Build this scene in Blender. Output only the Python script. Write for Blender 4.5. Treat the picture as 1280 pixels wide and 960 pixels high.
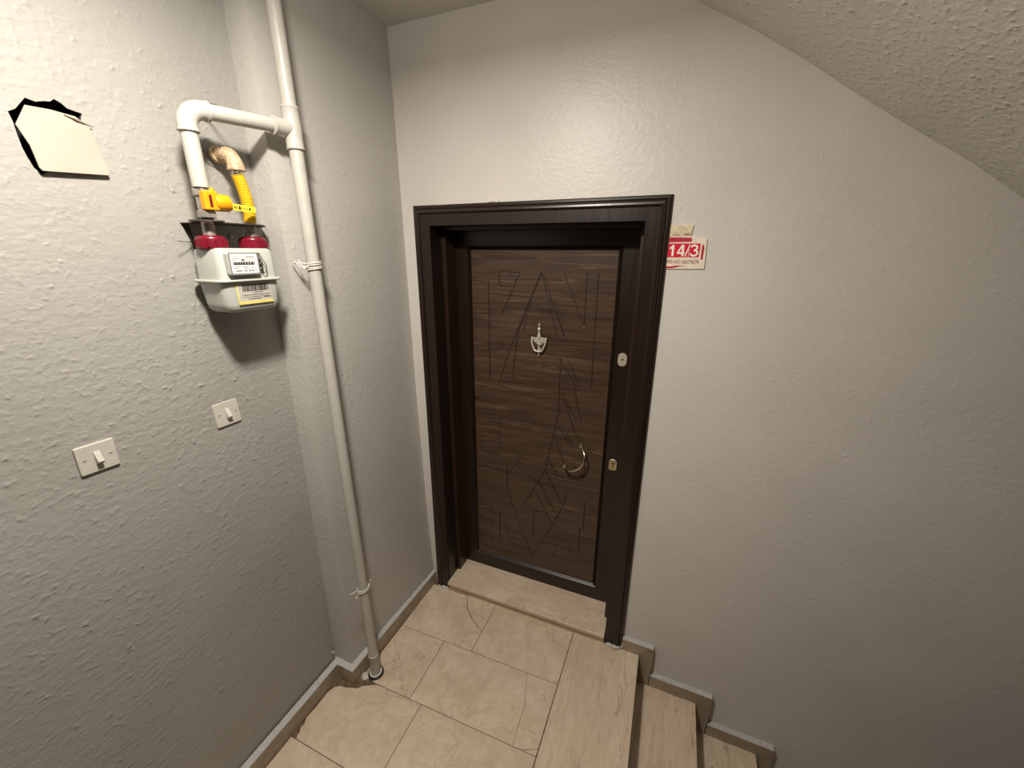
import bpy, bmesh, math, random
import numpy as np
from mathutils import Vector, Matrix

for o in list(bpy.data.objects):
    bpy.data.objects.remove(o)
scn = bpy.context.scene
C = scn.collection

# ------------------------------------------------------------------ camera
cam_d = bpy.data.cameras.new('camera')
cam_d.sensor_fit = 'HORIZONTAL'
cam_d.sensor_width = 36.0
cam_d.lens = 505.343 / 1280.0 * 36.0
cam_d.clip_start = 0.02
cam = bpy.data.objects.new('camera', cam_d)
C.objects.link(cam)
pitch, yaw, roll = 0.317699, 0.392533, 0.002808
fwd = Vector((-math.sin(yaw) * math.cos(pitch), math.cos(yaw) * math.cos(pitch), -math.sin(pitch)))
rt = Vector((math.cos(yaw), math.sin(yaw), 0))
up = rt.cross(fwd)
rt2 = rt * math.cos(roll) + up * math.sin(roll)
up2 = up * math.cos(roll) - rt * math.sin(roll)
mw = Matrix((rt2, up2, -fwd)).transposed().to_4x4()
mw.translation = Vector((1.21704, -1.63403, 1.93123))
cam.matrix_world = mw
scn.camera = cam

# ------------------------------------------------------------------ world, lamp, exposure
w = bpy.data.worlds.new('world')
scn.world = w
w.use_nodes = True
w.node_tree.nodes['Background'].inputs[0].default_value = (1.0, 0.93, 0.82, 1)
w.node_tree.nodes['Background'].inputs[1].default_value = 0.012

# one ceiling lamp on the landing: a frosted disc throwing down and a little glow to the sides
def lamp(name, kind, loc, size, power, col):
    l = bpy.data.lights.new(name, kind)
    if kind == 'AREA':
        l.shape = 'DISK'; l.size = size
    else:
        l.shadow_soft_size = size
    l.energy = power
    l.color = col
    o = bpy.data.objects.new(name, l)
    o.location = loc
    C.objects.link(o)
    return o
lamp('landing_lamp_disc', 'AREA', (0.59, -1.17, 2.64), 0.15, 32.5, (1.0, 0.925, 0.825))
lamp('landing_lamp_glow', 'POINT', (0.59, -1.17, 2.62), 0.075, 9.0, (1.0, 0.925, 0.825))

scn.view_settings.view_transform = 'Standard'
scn.view_settings.look = 'None'
scn.view_settings.gamma = 1.0
scn.view_settings.use_curve_mapping = False
scn.view_settings.exposure = 0.0

# ------------------------------------------------------------------ materials
def s2l(c):
    return tuple((x / 255 / 12.92) if x / 255 <= 0.04045 else ((x / 255 + 0.055) / 1.055) ** 2.4 for x in c) + (1,)

class NT:
    def __init__(s, name, rough=0.5, metal=0.0, spec=0.5):
        s.m = bpy.data.materials.new(name)
        s.m.use_nodes = True
        s.t = s.m.node_tree
        s.b = s.t.nodes['Principled BSDF']
        s.b.inputs['Roughness'].default_value = rough
        s.b.inputs['Metallic'].default_value = metal
        s.b.inputs['Specular IOR Level'].default_value = spec
        s.tc = s.n('ShaderNodeTexCoord')
    def n(s, typ, **kw):
        n = s.t.nodes.new(typ)
        for k, v in kw.items():
            setattr(n, k, v)
        return n
    def l(s, a, b):
        s.t.links.new(a, b)
    def mapping(s, scale=(1, 1, 1), rot=(0, 0, 0)):
        m = s.n('ShaderNodeMapping')
        m.inputs['Scale'].default_value = scale
        m.inputs['Rotation'].default_value = rot
        s.l(s.tc.outputs['Object'], m.inputs['Vector'])
        return m.outputs['Vector']
    def noise(s, scale, detail=4, rough=0.5, dist=0.0, vec=None):
        n = s.n('ShaderNodeTexNoise')
        n.inputs['Scale'].default_value = scale
        n.inputs['Detail'].default_value = detail
        n.inputs['Roughness'].default_value = rough
        n.inputs['Distortion'].default_value = dist
        s.l(vec if vec is not None else s.tc.outputs['Object'], n.inputs['Vector'])
        return n.outputs['Fac']
    def ramp(s, fac, stops):
        r = s.n('ShaderNodeValToRGB')
        el = r.color_ramp.elements
        while len(el) < len(stops):
            el.new(0.5)
        for e, (p, c) in zip(el, stops):
            e.position = p
            e.color = c
        s.l(fac, r.inputs['Fac'])
        return r.outputs['Color']
    def mix(s, fac, a, b, typ='MIX'):
        m = s.n('ShaderNodeMix', data_type='RGBA', blend_type=typ)
        for inp, v in ((m.inputs['Factor'], fac), (m.inputs['A'], a), (m.inputs['B'], b)):
            if isinstance(v, (int, float, tuple)):
                inp.default_value = v
            else:
                s.l(v, inp)
        return m.outputs['Result']
    def math(s, op, a, b=0.0):
        m = s.n('ShaderNodeMath', operation=op)
        for inp, v in ((m.inputs[0], a), (m.inputs[1], b)):
            if isinstance(v, (int, float)):
                inp.default_value = v
            else:
                s.l(v, inp)
        return m.outputs[0]
    def bump(s, h, dist, strength=1.0):
        b = s.n('ShaderNodeBump')
        b.inputs['Distance'].default_value = dist
        b.inputs['Strength'].default_value = strength
        s.l(h, b.inputs['Height'])
        s.l(b.outputs['Normal'], s.b.inputs['Normal'])
    def col(s, c):
        if isinstance(c, tuple):
            s.b.inputs['Base Color'].default_value = c
        else:
            s.l(c, s.b.inputs['Base Color'])

def plain(name, rgb, rough=0.5, metal=0.0, var=0.06, nscale=40, bump=0.0, spec=0.5):
    t = NT(name, rough, metal, spec)
    c = s2l(rgb)
    dk = tuple(x * (1 - var * 2.2) for x in c[:3]) + (1,)
    lt = tuple(min(1, x * (1 + var)) for x in c[:3]) + (1,)
    f = t.noise(nscale, 3)
    t.col(t.ramp(f, [(0.3, dk), (0.7, lt)]))
    if bump:
        t.bump(f, bump)
    return t.m

def plaster(name, rgb, rough, relief, blobs, smooth_from=None, fine=1.0):
    """painted hand-trowelled plaster: orange-peel relief, trowel drags and scattered nibs"""
    t = NT(name, rough, 0, 0.4)
    c = s2l(rgb)
    big = t.noise(3.0, 3)
    t.col(t.ramp(big, [(0.3, tuple(x * 0.96 for x in c[:3]) + (1,)), (0.7, tuple(x * 1.03 for x in c[:3]) + (1,))]))
    peel = t.noise(120.0, 2, 0.5, 0.0)
    med = t.noise(80.0, 3, 0.6, 0.0)
    drag = t.noise(44.0, 3, 0.55, 0.2, t.mapping((1.0, 0.55, 1.5), (0.35, 0.0, 0.0)))
    nib = t.math('POWER', t.noise(58.0, 1, 0.5, 0.0), 6.0)
    h = t.math('ADD', t.math('MULTIPLY', peel, 0.22 * fine), t.math('MULTIPLY', med, 0.5))
    h = t.math('ADD', h, t.math('MULTIPLY', drag, 0.8))
    h = t.math('ADD', h, t.math('MULTIPLY', nib, blobs))
    patch = t.math('ADD', t.math('MULTIPLY', t.math('SUBTRACT', t.noise(2.6, 3), 0.4), 1.6), 0.85)
    h = t.math('MULTIPLY', h, patch)
    t.bump(h, relief)
    return t.m

M = {}
M['plaster_left'] = plaster('plaster_left', (160, 157.5, 151.5), 0.50, 0.0018, 3.5)  # greyer than the door wall's paint to offset overexposure from the lamp
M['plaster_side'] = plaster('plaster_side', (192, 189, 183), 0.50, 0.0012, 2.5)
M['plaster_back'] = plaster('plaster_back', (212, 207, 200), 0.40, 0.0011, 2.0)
M['plaster_ceil'] = plaster('plaster_ceil', (210, 207, 200), 0.60, 0.0020, 5.0)
M['dark_shell'] = plaster('low_bounce_stairwell_paint', (120, 116, 110), 0.7, 0.001, 1.0)  # for the unseen walls, colour darkened to weaken bounced light
M['paint_edge'] = plaster('paint_edge', (186, 184, 180), 0.6, 0.006, 3.0)

def marble(name, a, b, vein, rough=0.28, vein_amt=0.55, dirt=0.4, dirs=(1, 1, 1)):
    t = NT(name, rough, 0, 0.5)
    oi = t.n('ShaderNodeObjectInfo')
    vadd = t.n('ShaderNodeVectorMath', operation='ADD')
    sc = t.n('ShaderNodeVectorMath', operation='SCALE')
    comb = t.n('ShaderNodeCombineXYZ')
    t.l(oi.outputs['Random'], comb.inputs[0]); t.l(oi.outputs['Random'], comb.inputs[1])
    t.l(comb.outputs[0], sc.inputs[0]); sc.inputs['Scale'].default_value = 7.0
    t.l(t.mapping(dirs), vadd.inputs[0]); t.l(sc.outputs[0], vadd.inputs[1])
    v = vadd.outputs[0]
    base = t.ramp(t.noise(5.0, 6, 0.6, 0.8, v), [(0.32, s2l(a)), (0.68, s2l(b))])
    cloud = t.ramp(t.noise(17.0, 5, 0.6, 1.2, v), [(0.35, (0.84, 0.80, 0.75, 1)), (0.6, (1, 1, 1, 1))])
    base = t.mix(0.75, base, cloud, 'MULTIPLY')
    n = t.noise(4.2, 5, 0.55, 1.6, v)
    ridge = t.math('ABSOLUTE', t.math('SUBTRACT', n, 0.5))
    vm = t.ramp(ridge, [(0.0, (vein_amt,) * 3 + (1,)), (0.012, (0, 0, 0, 1))])
    gate = t.ramp(t.noise(2.6, 2, 0.5, 0, v), [(0.47, (0, 0, 0, 1)), (0.6, (1, 1, 1, 1))])
    vm = t.mix(1.0, vm, gate, 'MULTIPLY')
    col = t.mix(vm, base, s2l(vein))
    speck = t.ramp(t.noise(60.0, 2, 0.6, 0.2, v), [(0.68, (0, 0, 0, 1)), (0.78, (dirt, dirt, dirt, 1))])
    col = t.mix(speck, col, s2l((120, 92, 62)))
    t.col(col)
    t.l(t.ramp(t.noise(9.0, 4, 0.6, 0, v), [(0.3, (rough - 0.06,) * 3 + (1,)), (0.7, (rough + 0.16,) * 3 + (1,))]), t.b.inputs['Roughness'])
    t.bump(t.noise(30.0, 4, 0.6, 0.5, v), 0.0006)
    return t.m
M['tile'] = marble('marble_tile', (202, 184, 161), (217, 200, 178), (128, 96, 66), 0.34)
M['slab'] = marble('marble_slab', (200, 181, 158), (216, 198, 176), (118, 86, 58), 0.34, 0.75, 0.3, (3.0, 0.55, 1))
M['threshold'] = marble('marble_threshold', (206, 184, 160), (224, 205, 182), (150, 112, 82), 0.34, 0.5, 0.2, (0.8, 2.0, 1))
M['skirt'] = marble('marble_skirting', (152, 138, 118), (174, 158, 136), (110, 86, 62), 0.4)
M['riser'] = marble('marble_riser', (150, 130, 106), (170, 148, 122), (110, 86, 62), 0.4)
M['mortar'] = plain('dirty_mortar', (112, 92, 70), 0.9, var=0.25, nscale=60, bump=0.004)
M['mortar_light'] = plain('white_filler', (206, 200, 190), 0.8, var=0.12, nscale=80, bump=0.004)
M['concrete'] = plain('hidden_concrete', (120, 112, 102), 0.9)

def dark_wood():
    t = NT('dark_stained_wood', 0.30, 0, 0.5)
    g = t.noise(6.0, 5, 0.6, 0.6, t.mapping((9, 9, 0.7)))
    t.col(t.ramp(g, [(0.3, s2l((31, 20, 13))), (0.7, s2l((38, 26, 18)))]))
    t.l(t.ramp(g, [(0.3, (0.30,) * 3 + (1,)), (0.7, (0.35,) * 3 + (1,))]), t.b.inputs['Roughness'])
    return t.m
M['wood'] = dark_wood()
M['frame'] = plain('painted_steel_frame', (46, 30, 20), 0.38, var=0.1, nscale=8)
M['jamb'] = plain('dark_jamb_board', (28, 18, 12), 0.4, var=0.1, nscale=8)

def walnut():
    t = NT('walnut_laminate', 0.36, 0, 0.5)
    w1 = t.noise(2.4, 6, 0.62, 0.9, t.mapping((0.9, 1, 9.0)))
    w2 = t.noise(5.0, 5, 0.6, 0.5, t.mapping((0.7, 1, 16.0)))
    base = t.ramp(w1, [(0.28, s2l((52, 37, 28))), (0.45, s2l((72, 54, 41))), (0.60, s2l((84, 64, 49))), (0.74, s2l((56, 41, 31)))])
    streak = t.ramp(w2, [(0.3, (0.66, 0.62, 0.6, 1)), (0.55, (1, 1, 1, 1)), (0.68, (1.0, 1.0, 1.0, 1)), (0.76, (1.0, 0.97, 0.92, 1))])
    col = t.mix(1.0, base, streak, 'MULTIPLY')
    li = t.ramp(t.noise(3.4, 3, 0.5, 0.7, t.mapping((0.7, 1, 13.0))), [(0.60, (0, 0, 0, 1)), (0.66, (0.6, 0.6, 0.6, 1)), (0.70, (0, 0, 0, 1))])
    col = t.mix(li, col, s2l((116, 92, 72)))
    t.col(col)
    t.bump(t.noise(40, 3, 0.6, 0, t.mapping((1, 1, 9))), 0.0003)
    return t.m
M['walnut'] = walnut()
M['groove'] = plain('milled_groove', (34, 21, 13), 0.6, var=0.1)  # darker than the walnut: groove shade put into the colour too
M['nickel'] = plain('brushed_nickel', (205, 196, 184), 0.25, 1.0, 0.05)
M['nickel_dull'] = plain('dull_nickel', (150, 140, 126), 0.38, 1.0, 0.1)
M['knocker'] = plain('polished_silver_knocker', (226, 218, 204), 0.34, 0.55, 0.03)
M['plate_cream'] = plain('cream_metal_cover', (190, 182, 160), 0.4, 0.2, 0.04)
M['brass'] = plain('brass', (190, 160, 100), 0.35, 0.9, 0.1)
M['hole'] = plain('dark_cavity', (26, 24, 30), 0.9, var=0.3, nscale=90, bump=0.01)
M['cavity_edge'] = plain('broken_plaster_edge', (120, 116, 122), 0.9, var=0.4, nscale=120, bump=0.006)
M['card'] = plain('ivory_painted_board', (166, 162, 149), 0.45, var=0.02, nscale=20, bump=0.0008)
M['switch'] = plain('white_switch_plastic', (196, 192, 181), 0.35, var=0.015)
M['pipe'] = plain('white_painted_pipe', (184, 181, 172), 0.38, var=0.03, nscale=30, bump=0.0009)
M['wire'] = plain('white_painted_wire', (214, 210, 200), 0.5, var=0.06)
M['yellow'] = plain('yellow_gas_hose', (236, 196, 40), 0.4, var=0.06)
M['orange'] = plain('orange_valve_plastic', (240, 160, 16), 0.4, var=0.04)
M['tag'] = plain('yellow_tag_plastic', (244, 212, 56), 0.45, var=0.03)
M['ink'] = plain('black_print', (34, 30, 28), 0.6, var=0.1)
M['ink_grey'] = plain('grey_print', (110, 106, 102), 0.6, var=0.1)
M['maroon_ink'] = plain('maroon_print', (130, 44, 46), 0.6, var=0.1)
M['red'] = plain('red_union_plastic', (112, 16, 36), 0.3, var=0.08)
M['meter'] = plain('pale_grey_meter_enamel', (182, 184, 176), 0.38, var=0.02, nscale=14)
M['meter_frame'] = plain('grey_window_frame', (150, 150, 148), 0.3, 0.3, 0.04)
M['paper'] = plain('white_dial_paper', (240, 238, 230), 0.4, var=0.02)
M['label'] = plain('grey_label_paper', (186, 182, 172), 0.5, var=0.04)
M['label_yellow'] = plain('yellow_label_band', (222, 208, 120), 0.5, var=0.04)
M['black'] = plain('black_counter_strip', (22, 16, 14), 0.5)
M['white_ink'] = plain('white_print', (246, 240, 226), 0.5, var=0.02)
M['sign_red'] = plain('sign_red', (214, 24, 52), 0.4, var=0.05, nscale=60)
M['sign_red_dark'] = plain('sign_red_faded', (186, 44, 62), 0.4, var=0.12, nscale=80)
M['sign_board'] = plain('worn_white_sign_board', (236, 222, 204), 0.5, var=0.05, nscale=70)
M['old_board'] = plain('old_stained_board', (220, 206, 172), 0.7, var=0.14, nscale=90)
M['bracket'] = plain('dark_steel_bracket', (92, 86, 78), 0.5, 0.6, 0.12, 20)
M['galv'] = plain('galvanised_iron', (170, 164, 154), 0.42, 0.6, 0.12, 60, 0.001)
M['elbow'] = plain('paint_speckled_elbow', (206, 176, 142), 0.55, 0.1, 0.24, 150, 0.003)
M['blue_tape'] = plain('blue_grey_sealing_band', (120, 122, 160), 0.5, var=0.1)
M['rubber'] = plain('black_rubber_ring', (26, 24, 30), 0.35)

# ------------------------------------------------------------------ helpers
def new_obj(name, bm, mat, parent=None, smooth=False, bevel=0.0, seg=2):
    me = bpy.data.meshes.new(name)
    bmesh.ops.remove_doubles(bm, verts=bm.verts, dist=1e-6)
    bmesh.ops.recalc_face_normals(bm, faces=bm.faces)
    bm.to_mesh(me); bm.free()
    for m in (mat if isinstance(mat, (list, tuple)) else [mat]):
        me.materials.append(m)
    o = bpy.data.objects.new(name, me)
    C.objects.link(o)
    if parent is not None:
        o.parent = parent
        o.matrix_parent_inverse = Matrix.Translation(-parent.location)
    if smooth:
        for p in me.polygons:
            p.use_smooth = True
        me.set_sharp_from_angle(angle=math.radians(38))
    if bevel:
        b = o.modifiers.new('bevel', 'BEVEL')
        b.width = bevel; b.segments = seg; b.limit_method = 'ANGLE'; b.angle_limit = math.radians(35)
        for p in me.polygons:
            p.use_smooth = True
        me.set_sharp_from_angle(angle=math.radians(180))
        wn = o.modifiers.new('wn', 'WEIGHTED_NORMAL'); wn.keep_sharp = True
    return o

def empty(name, loc, label, cat, group=None):
    o = bpy.data.objects.new(name, None)
    o.location = loc; o.empty_display_size = 0.05
    C.objects.link(o)
    o['label'] = label; o['category'] = cat
    if group: o['group'] = group
    return o

def tag(o, label, cat, group=None):
    o['label'] = label; o['category'] = cat
    if group: o['group'] = group
    return o

def struct(o, label=None):
    o['kind'] = 'structure'
    if label: o['label'] = label
    return o

def sempty(name, loc, label=None):
    o = bpy.data.objects.new(name, None)
    o.location = loc; o.empty_display_size = 0.05
    C.objects.link(o)
    return struct(o, label)

def box(bm, x0, x1, y0, y1, z0, z1, mi=0):
    vs = [bm.verts.new((x, y, z)) for x in (x0, x1) for y in (y0, y1) for z in (z0, z1)]
    for q in ((0, 1, 3, 2), (4, 6, 7, 5), (0, 4, 5, 1), (2, 3, 7, 6), (0, 2, 6, 4), (1, 5, 7, 3)):
        f = bm.faces.new([vs[i] for i in q]); f.material_index = mi
    return vs

def prism(bm, pts, ext, mi=0, mi_side=None):
    """pts: list of 3D points (planar), ext: extrusion vector"""
    ext = Vector(ext)
    a = [bm.verts.new(p) for p in pts]
    b = [bm.verts.new(Vector(p) + ext) for p in pts]
    f = bm.faces.new(a); f.material_index = mi
    f = bm.faces.new(list(reversed(b))); f.material_index = mi
    n = len(pts)
    for i in range(n):
        f = bm.faces.new([a[i], b[i], b[(i + 1) % n], a[(i + 1) % n]])
        f.material_index = mi if mi_side is None else mi_side

def frame_of(d):
    d = d.normalized()
    a = Vector((0, 0, 1)) if abs(d.z) < 0.9 else Vector((1, 0, 0))
    u = d.cross(a).normalized()
    return u, d.cross(u).normalized()

def tube(bm, pts, r, n=16, caps=True, mi=0):
    pts = [Vector(p) for p in pts]
    rs = r if isinstance(r, (list, tuple)) else [r] * len(pts)
    rings = []
    u = None
    for i, p in enumerate(pts):
        if i == 0: d = pts[1] - pts[0]
        elif i == len(pts) - 1: d = pts[-1] - pts[-2]
        else: d = (pts[i + 1] - p).normalized() + (p - pts[i - 1]).normalized()
        d.normalize()
        if u is None: u, v = frame_of(d)
        else:
            u = (u - d * u.dot(d)).normalized(); v = d.cross(u)
        rings.append([bm.verts.new(p + (u * math.cos(2 * math.pi * k / n) + v * math.sin(2 * math.pi * k / n)) * rs[i]) for k in range(n)])
    for a, b in zip(rings, rings[1:]):
        for k in range(n):
            bm.faces.new([a[k], a[(k + 1) % n], b[(k + 1) % n], b[k]]).material_index = mi
    if caps:
        bm.faces.new(rings[0]).material_index = mi; bm.faces.new(list(reversed(rings[-1]))).material_index = mi

def lathe(bm, base, axis, prof, n=24, mi=0):
    """prof: list of (distance along axis, radius)"""
    axis = Vector(axis).normalized(); base = Vector(base)
    u, v = frame_of(axis)
    rings = []
    for h, r in prof:
        rings.append([bm.verts.new(base + axis * h + (u * math.cos(2 * math.pi * k / n) + v * math.sin(2 * math.pi * k / n)) * max(r, 1e-4)) for k in range(n)])
    for a, b in zip(rings, rings[1:]):
        for k in range(n):
            bm.faces.new([a[k], a[(k + 1) % n], b[(k + 1) % n], b[k]]).material_index = mi
    bm.faces.new(rings[0]).material_index = mi; bm.faces.new(list(reversed(rings[-1]))).material_index = mi

def smooth_path(pts, n=8):
    pts = [Vector(p) for p in pts]
    P = [pts[0] * 2 - pts[1]] + pts + [pts[-1] * 2 - pts[-2]]
    out = []
    for i in range(1, len(P) - 2):
        for k in range(n):
            t = k / n
            a, b, c, d = P[i - 1], P[i], P[i + 1], P[i + 2]
            out.append(0.5 * ((2 * b) + (c - a) * t + (2 * a - 5 * b + 4 * c - d) * t * t + (3 * b - a - 3 * c + d) * t ** 3))
    out.append(pts[-1])
    return out

def rrect(w, h, r, n=5):
    """rounded rectangle outline centred on 0"""
    o = []
    for cx, cy, a0 in ((w / 2 - r, h / 2 - r, 0), (-w / 2 + r, h / 2 - r, 90), (-w / 2 + r, -h / 2 + r, 180), (w / 2 - r, -h / 2 + r, 270)):
        for k in range(n + 1):
            a = math.radians(a0 + 90 * k / n)
            o.append((cx + r * math.cos(a), cy + r * math.sin(a)))
    return o

def text_mesh(name, s, origin, u, v, height, mat, parent, depth=0.0006, width=None, bold=0.0):
    """flat lettering in the plane spanned by u (reading direction) and v (up)"""
    cu = bpy.data.curves.new('lettering', 'FONT')
    cu.body = s; cu.size = 1.0; cu.offset = bold; cu.resolution_u = 3
    tmp = bpy.data.objects.new('lettering_tmp', cu)
    C.objects.link(tmp)
    dg = bpy.context.evaluated_depsgraph_get()
    me = bpy.data.meshes.new_from_object(tmp.evaluated_get(dg))
    bpy.data.objects.remove(tmp)
    u = Vector(u).normalized(); v = Vector(v).normalized(); nrm = u.cross(v).normalized()
    xs = [p.co.x for p in me.vertices]; ys = [p.co.y for p in me.vertices]
    x0, y0 = min(xs), min(ys)
    sy = height / (max(ys) - y0)
    sx = sy if width is None else width / (max(xs) - x0)
    for p in me.vertices:
        q = Vector(origin) + u * (p.co.x - x0) * sx + v * (p.co.y - y0) * sy + nrm * depth
        p.co = q
    me.materials.clear(); me.materials.append(mat); me.name = name
    o = bpy.data.objects.new(name, me)
    C.objects.link(o)
    if parent is not None:
        o.parent = parent; o.matrix_parent_inverse = Matrix.Translation(-parent.location)
    return o

def yw(z):            # the door wall leans a touch
    return 0.03 - 0.01 * z / 2.8

def interp(poly, z):
    if z <= poly[0][0]: return poly[0][1]
    for (a, xa), (b, xb) in zip(poly, poly[1:]):
        if z <= b:
            return xa + (xb - xa) * (z - a) / (b - a)
    return poly[-1][1]

XA = -0.098
YS = -0.631
ZC = 2.79
corner_x = [(-0.3, 0.016), (0.119, 0.012), (0.376, 0.0), (0.8, -0.008), (1.271, -0.015), (1.979, -0.015), (2.523, -0.016), (2.8, -0.020)]
outer_x = [(-0.3, -0.012), (0.094, -0.012), (0.45, 0.0), (0.85, 0.003), (1.47, 0.0), (1.73, 0.001), (1.963, -0.004), (2.363, -0.007), (2.8, -0.002)]
inner_x = [(-0.3, -0.112), (0.083, -0.112), (0.45, -0.103), (0.818, -0.100), (1.161, -0.093), (2.8, -0.089)]

# ------------------------------------------------------------------ structure: walls
def strip_wall(name, ea, eb, mat, zs, label):
    bm = bmesh.new()
    A = [bm.verts.new(ea(z)) for z in zs]; B = [bm.verts.new(eb(z)) for z in zs]
    for i in range(len(zs) - 1):
        bm.faces.new([A[i], B[i], B[i + 1], A[i + 1]])
    o = new_obj(name, bm, mat)
    for p in o.data.polygons: p.use_smooth = True
    return struct(o, label)

ZS = sorted(set([-0.1, 0.0, 0.083, 0.1, 0.25, 0.376, 0.6, 0.8, 0.85, 1.0, 1.161, 1.271, 1.47, 1.73, 1.963, 2.1, 2.363, 2.523, 2.65, 2.79]))
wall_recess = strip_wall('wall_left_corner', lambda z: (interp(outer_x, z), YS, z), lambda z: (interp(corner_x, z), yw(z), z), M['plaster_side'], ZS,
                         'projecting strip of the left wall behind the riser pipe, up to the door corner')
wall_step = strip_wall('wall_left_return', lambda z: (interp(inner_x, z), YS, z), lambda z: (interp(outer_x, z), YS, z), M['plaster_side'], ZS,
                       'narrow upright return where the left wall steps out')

# left wall with the broken opening
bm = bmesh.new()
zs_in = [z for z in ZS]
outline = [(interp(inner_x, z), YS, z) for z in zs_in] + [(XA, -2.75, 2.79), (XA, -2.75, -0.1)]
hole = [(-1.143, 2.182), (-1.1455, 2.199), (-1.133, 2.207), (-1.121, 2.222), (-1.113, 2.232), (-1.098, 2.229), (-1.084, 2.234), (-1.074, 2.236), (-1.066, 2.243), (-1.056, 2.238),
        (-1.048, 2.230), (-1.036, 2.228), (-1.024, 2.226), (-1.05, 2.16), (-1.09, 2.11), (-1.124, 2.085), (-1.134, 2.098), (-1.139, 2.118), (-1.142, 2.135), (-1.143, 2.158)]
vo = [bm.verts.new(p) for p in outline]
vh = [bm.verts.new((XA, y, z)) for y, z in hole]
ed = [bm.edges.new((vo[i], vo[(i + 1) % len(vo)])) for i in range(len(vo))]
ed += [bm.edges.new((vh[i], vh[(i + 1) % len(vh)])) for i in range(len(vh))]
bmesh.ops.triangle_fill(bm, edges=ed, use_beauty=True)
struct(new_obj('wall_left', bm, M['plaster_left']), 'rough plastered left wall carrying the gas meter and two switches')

# cavity behind the broken opening
bm = bmesh.new()
front = [bm.verts.new((XA, y, z)) for y, z in hole]
cy = sum(p[0] for p in hole) / len(hole); cz = sum(p[1] for p in hole) / len(hole)
back = [bm.verts.new((XA - 0.07, cy + (y - cy) * 0.96, cz + (z - cz) * 0.96)) for y, z in hole]
mid = [bm.verts.new((XA - 0.006, cy + (y - cy) * 1.0, cz + (z - cz) * 1.0)) for y, z in hole]
n = len(hole)
for i in range(n):
    bm.faces.new([front[i], front[(i + 1) % n], mid[(i + 1) % n], mid[i]]).material_index = 1
    bm.faces.new([mid[i], mid[(i + 1) % n], back[(i + 1) % n], back[i]])
bm.faces.new(back)
cav = new_obj('wall_cavity', bm, [M['hole'], M['cavity_edge']])
struct(cav, 'dark broken hole in the left wall behind the ivory board')

# door wall with the door opening
bm = bmesh.new()
zcut = -2.6
outline = [(interp(corner_x, z), yw(z), z) for z in ZS if z >= 0] 
outline = [(0.03, yw(-0.1), -0.1)] + outline + [(5.62, yw(ZC), ZC), (5.62, yw(zcut), zcut), (0.9, yw(zcut), zcut), (0.9, yw(-0.1), -0.1)]
opening = [(0.10, 0.0), (0.10, 2.085), (1.10, 2.085), (1.10, 0.0)]
vo = [bm.verts.new(p) for p in outline]
vh = [bm.verts.new((x, yw(z), z)) for x, z in opening]
ed = [bm.edges.new((vo[i], vo[(i + 1) % len(vo)])) for i in range(len(vo))]
ed += [bm.edges.new((vh[i], vh[(i + 1) % len(vh)])) for i in range(len(vh))]
bmesh.ops.triangle_fill(bm, edges=ed, use_beauty=True)
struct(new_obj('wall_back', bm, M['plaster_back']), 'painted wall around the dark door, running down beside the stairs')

# unseen shell behind the camera
bm = bmesh.new()
box(bm, XA - 0.05, 5.65, -4.30, -4.20, -2.6, 4.2)
struct(new_obj('wall_front', bm, M['dark_shell']))
bm = bmesh.new()
box(bm, 5.60, 5.70, -4.20, 0.05, -2.6, 4.2)
struct(new_obj('wall_right', bm, M['dark_shell']))

# ceiling and stair soffit
bm = bmesh.new()
box(bm, XA - 0.05, 0.94, -2.8, yw(ZC) + 0.03, ZC, ZC + 0.12)
struct(new_obj('ceiling', bm, M['plaster_ceil']), 'flat ceiling of the landing')
prof = [(0.94, 2.79), (1.139, 2.67), (1.30, 2.578), (1.451, 2.481), (1.62, 2.362), (1.781, 2.255), (1.92, 2.166), (2.047, 2.072), (2.5, 1.78), (3.2, 1.32), (4.32, 0.62)]
bm = bmesh.new()
prism(bm, [(x, -1.75, z) for x, z in prof] + [(x, -1.75, z + 0.14) for x, z in reversed(prof)], (0, 1.75 + 0.06, 0))
o = struct(new_obj('ceiling_stair_soffit', bm, M['plaster_ceil'], smooth=True), 'sloping plastered underside of the upper stair flight')

# ------------------------------------------------------------------ floor with marble tiles
bm = bmesh.new()
box(bm, -0.12, 1.20, -2.75, 0.03, -0.16, -0.0025)
floor = struct(new_obj('floor', bm, M['mortar']), 'beige marble tiled landing with brown joints')
r1 = lambda x: -0.3115 + 0.022 * (x - 0.03)
r2 = lambda x: -0.619 + 0.019 * x
r3 = lambda x: -0.927
G = 0.0013
def tile(pts, mat='tile', z=0.0, name='floor_tile', label=None, th=0.012, parent=None, dz=0.0):
    bm = bmesh.new()
    prism(bm, [(x, y, z + dz) for x, y in pts], (0, 0, -th))
    o = new_obj(name, bm, M[mat], parent or floor, bevel=0.0007, seg=1)
    if label: o['label'] = label
    return o
J2 = 0.445
crack = [(0.262, -0.004), (0.300, -0.075), (0.355, -0.128), (J2 - G, -0.178)]
tile([(0.029, -0.002), (0.262 - G, -0.002), (0.299 - G, -0.076), (0.354 - G, -0.1295), (J2 - G, -0.180), (J2 - G, r1(J2) + G), (0.029, r1(0.029) + G)], label='cracked marble tile left of the threshold')
tile([(0.262 + G, 0.02), (J2 - G, 0.02), (J2 - G, -0.177), (0.356, -0.127), (0.301, -0.074), (0.263, -0.003)], label='broken-off triangular tile corner', dz=0.0003)
tile([(J2 + G, 0.02), (0.898 - G, 0.02), (0.898 - G, r1(0.898) + G), (J2 + G, r1(J2) + G)])
J1a, J1b = 0.291, 0.2955
tile([(0.029, r1(0.03) - G), (J1a - G, r1(J1a) - G), (J1b - G, r2(J1b) + G), (0.10, r2(0.1) + G), (0.029, -0.600)])
xk0, xk1 = 0.745, 0.797
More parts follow.
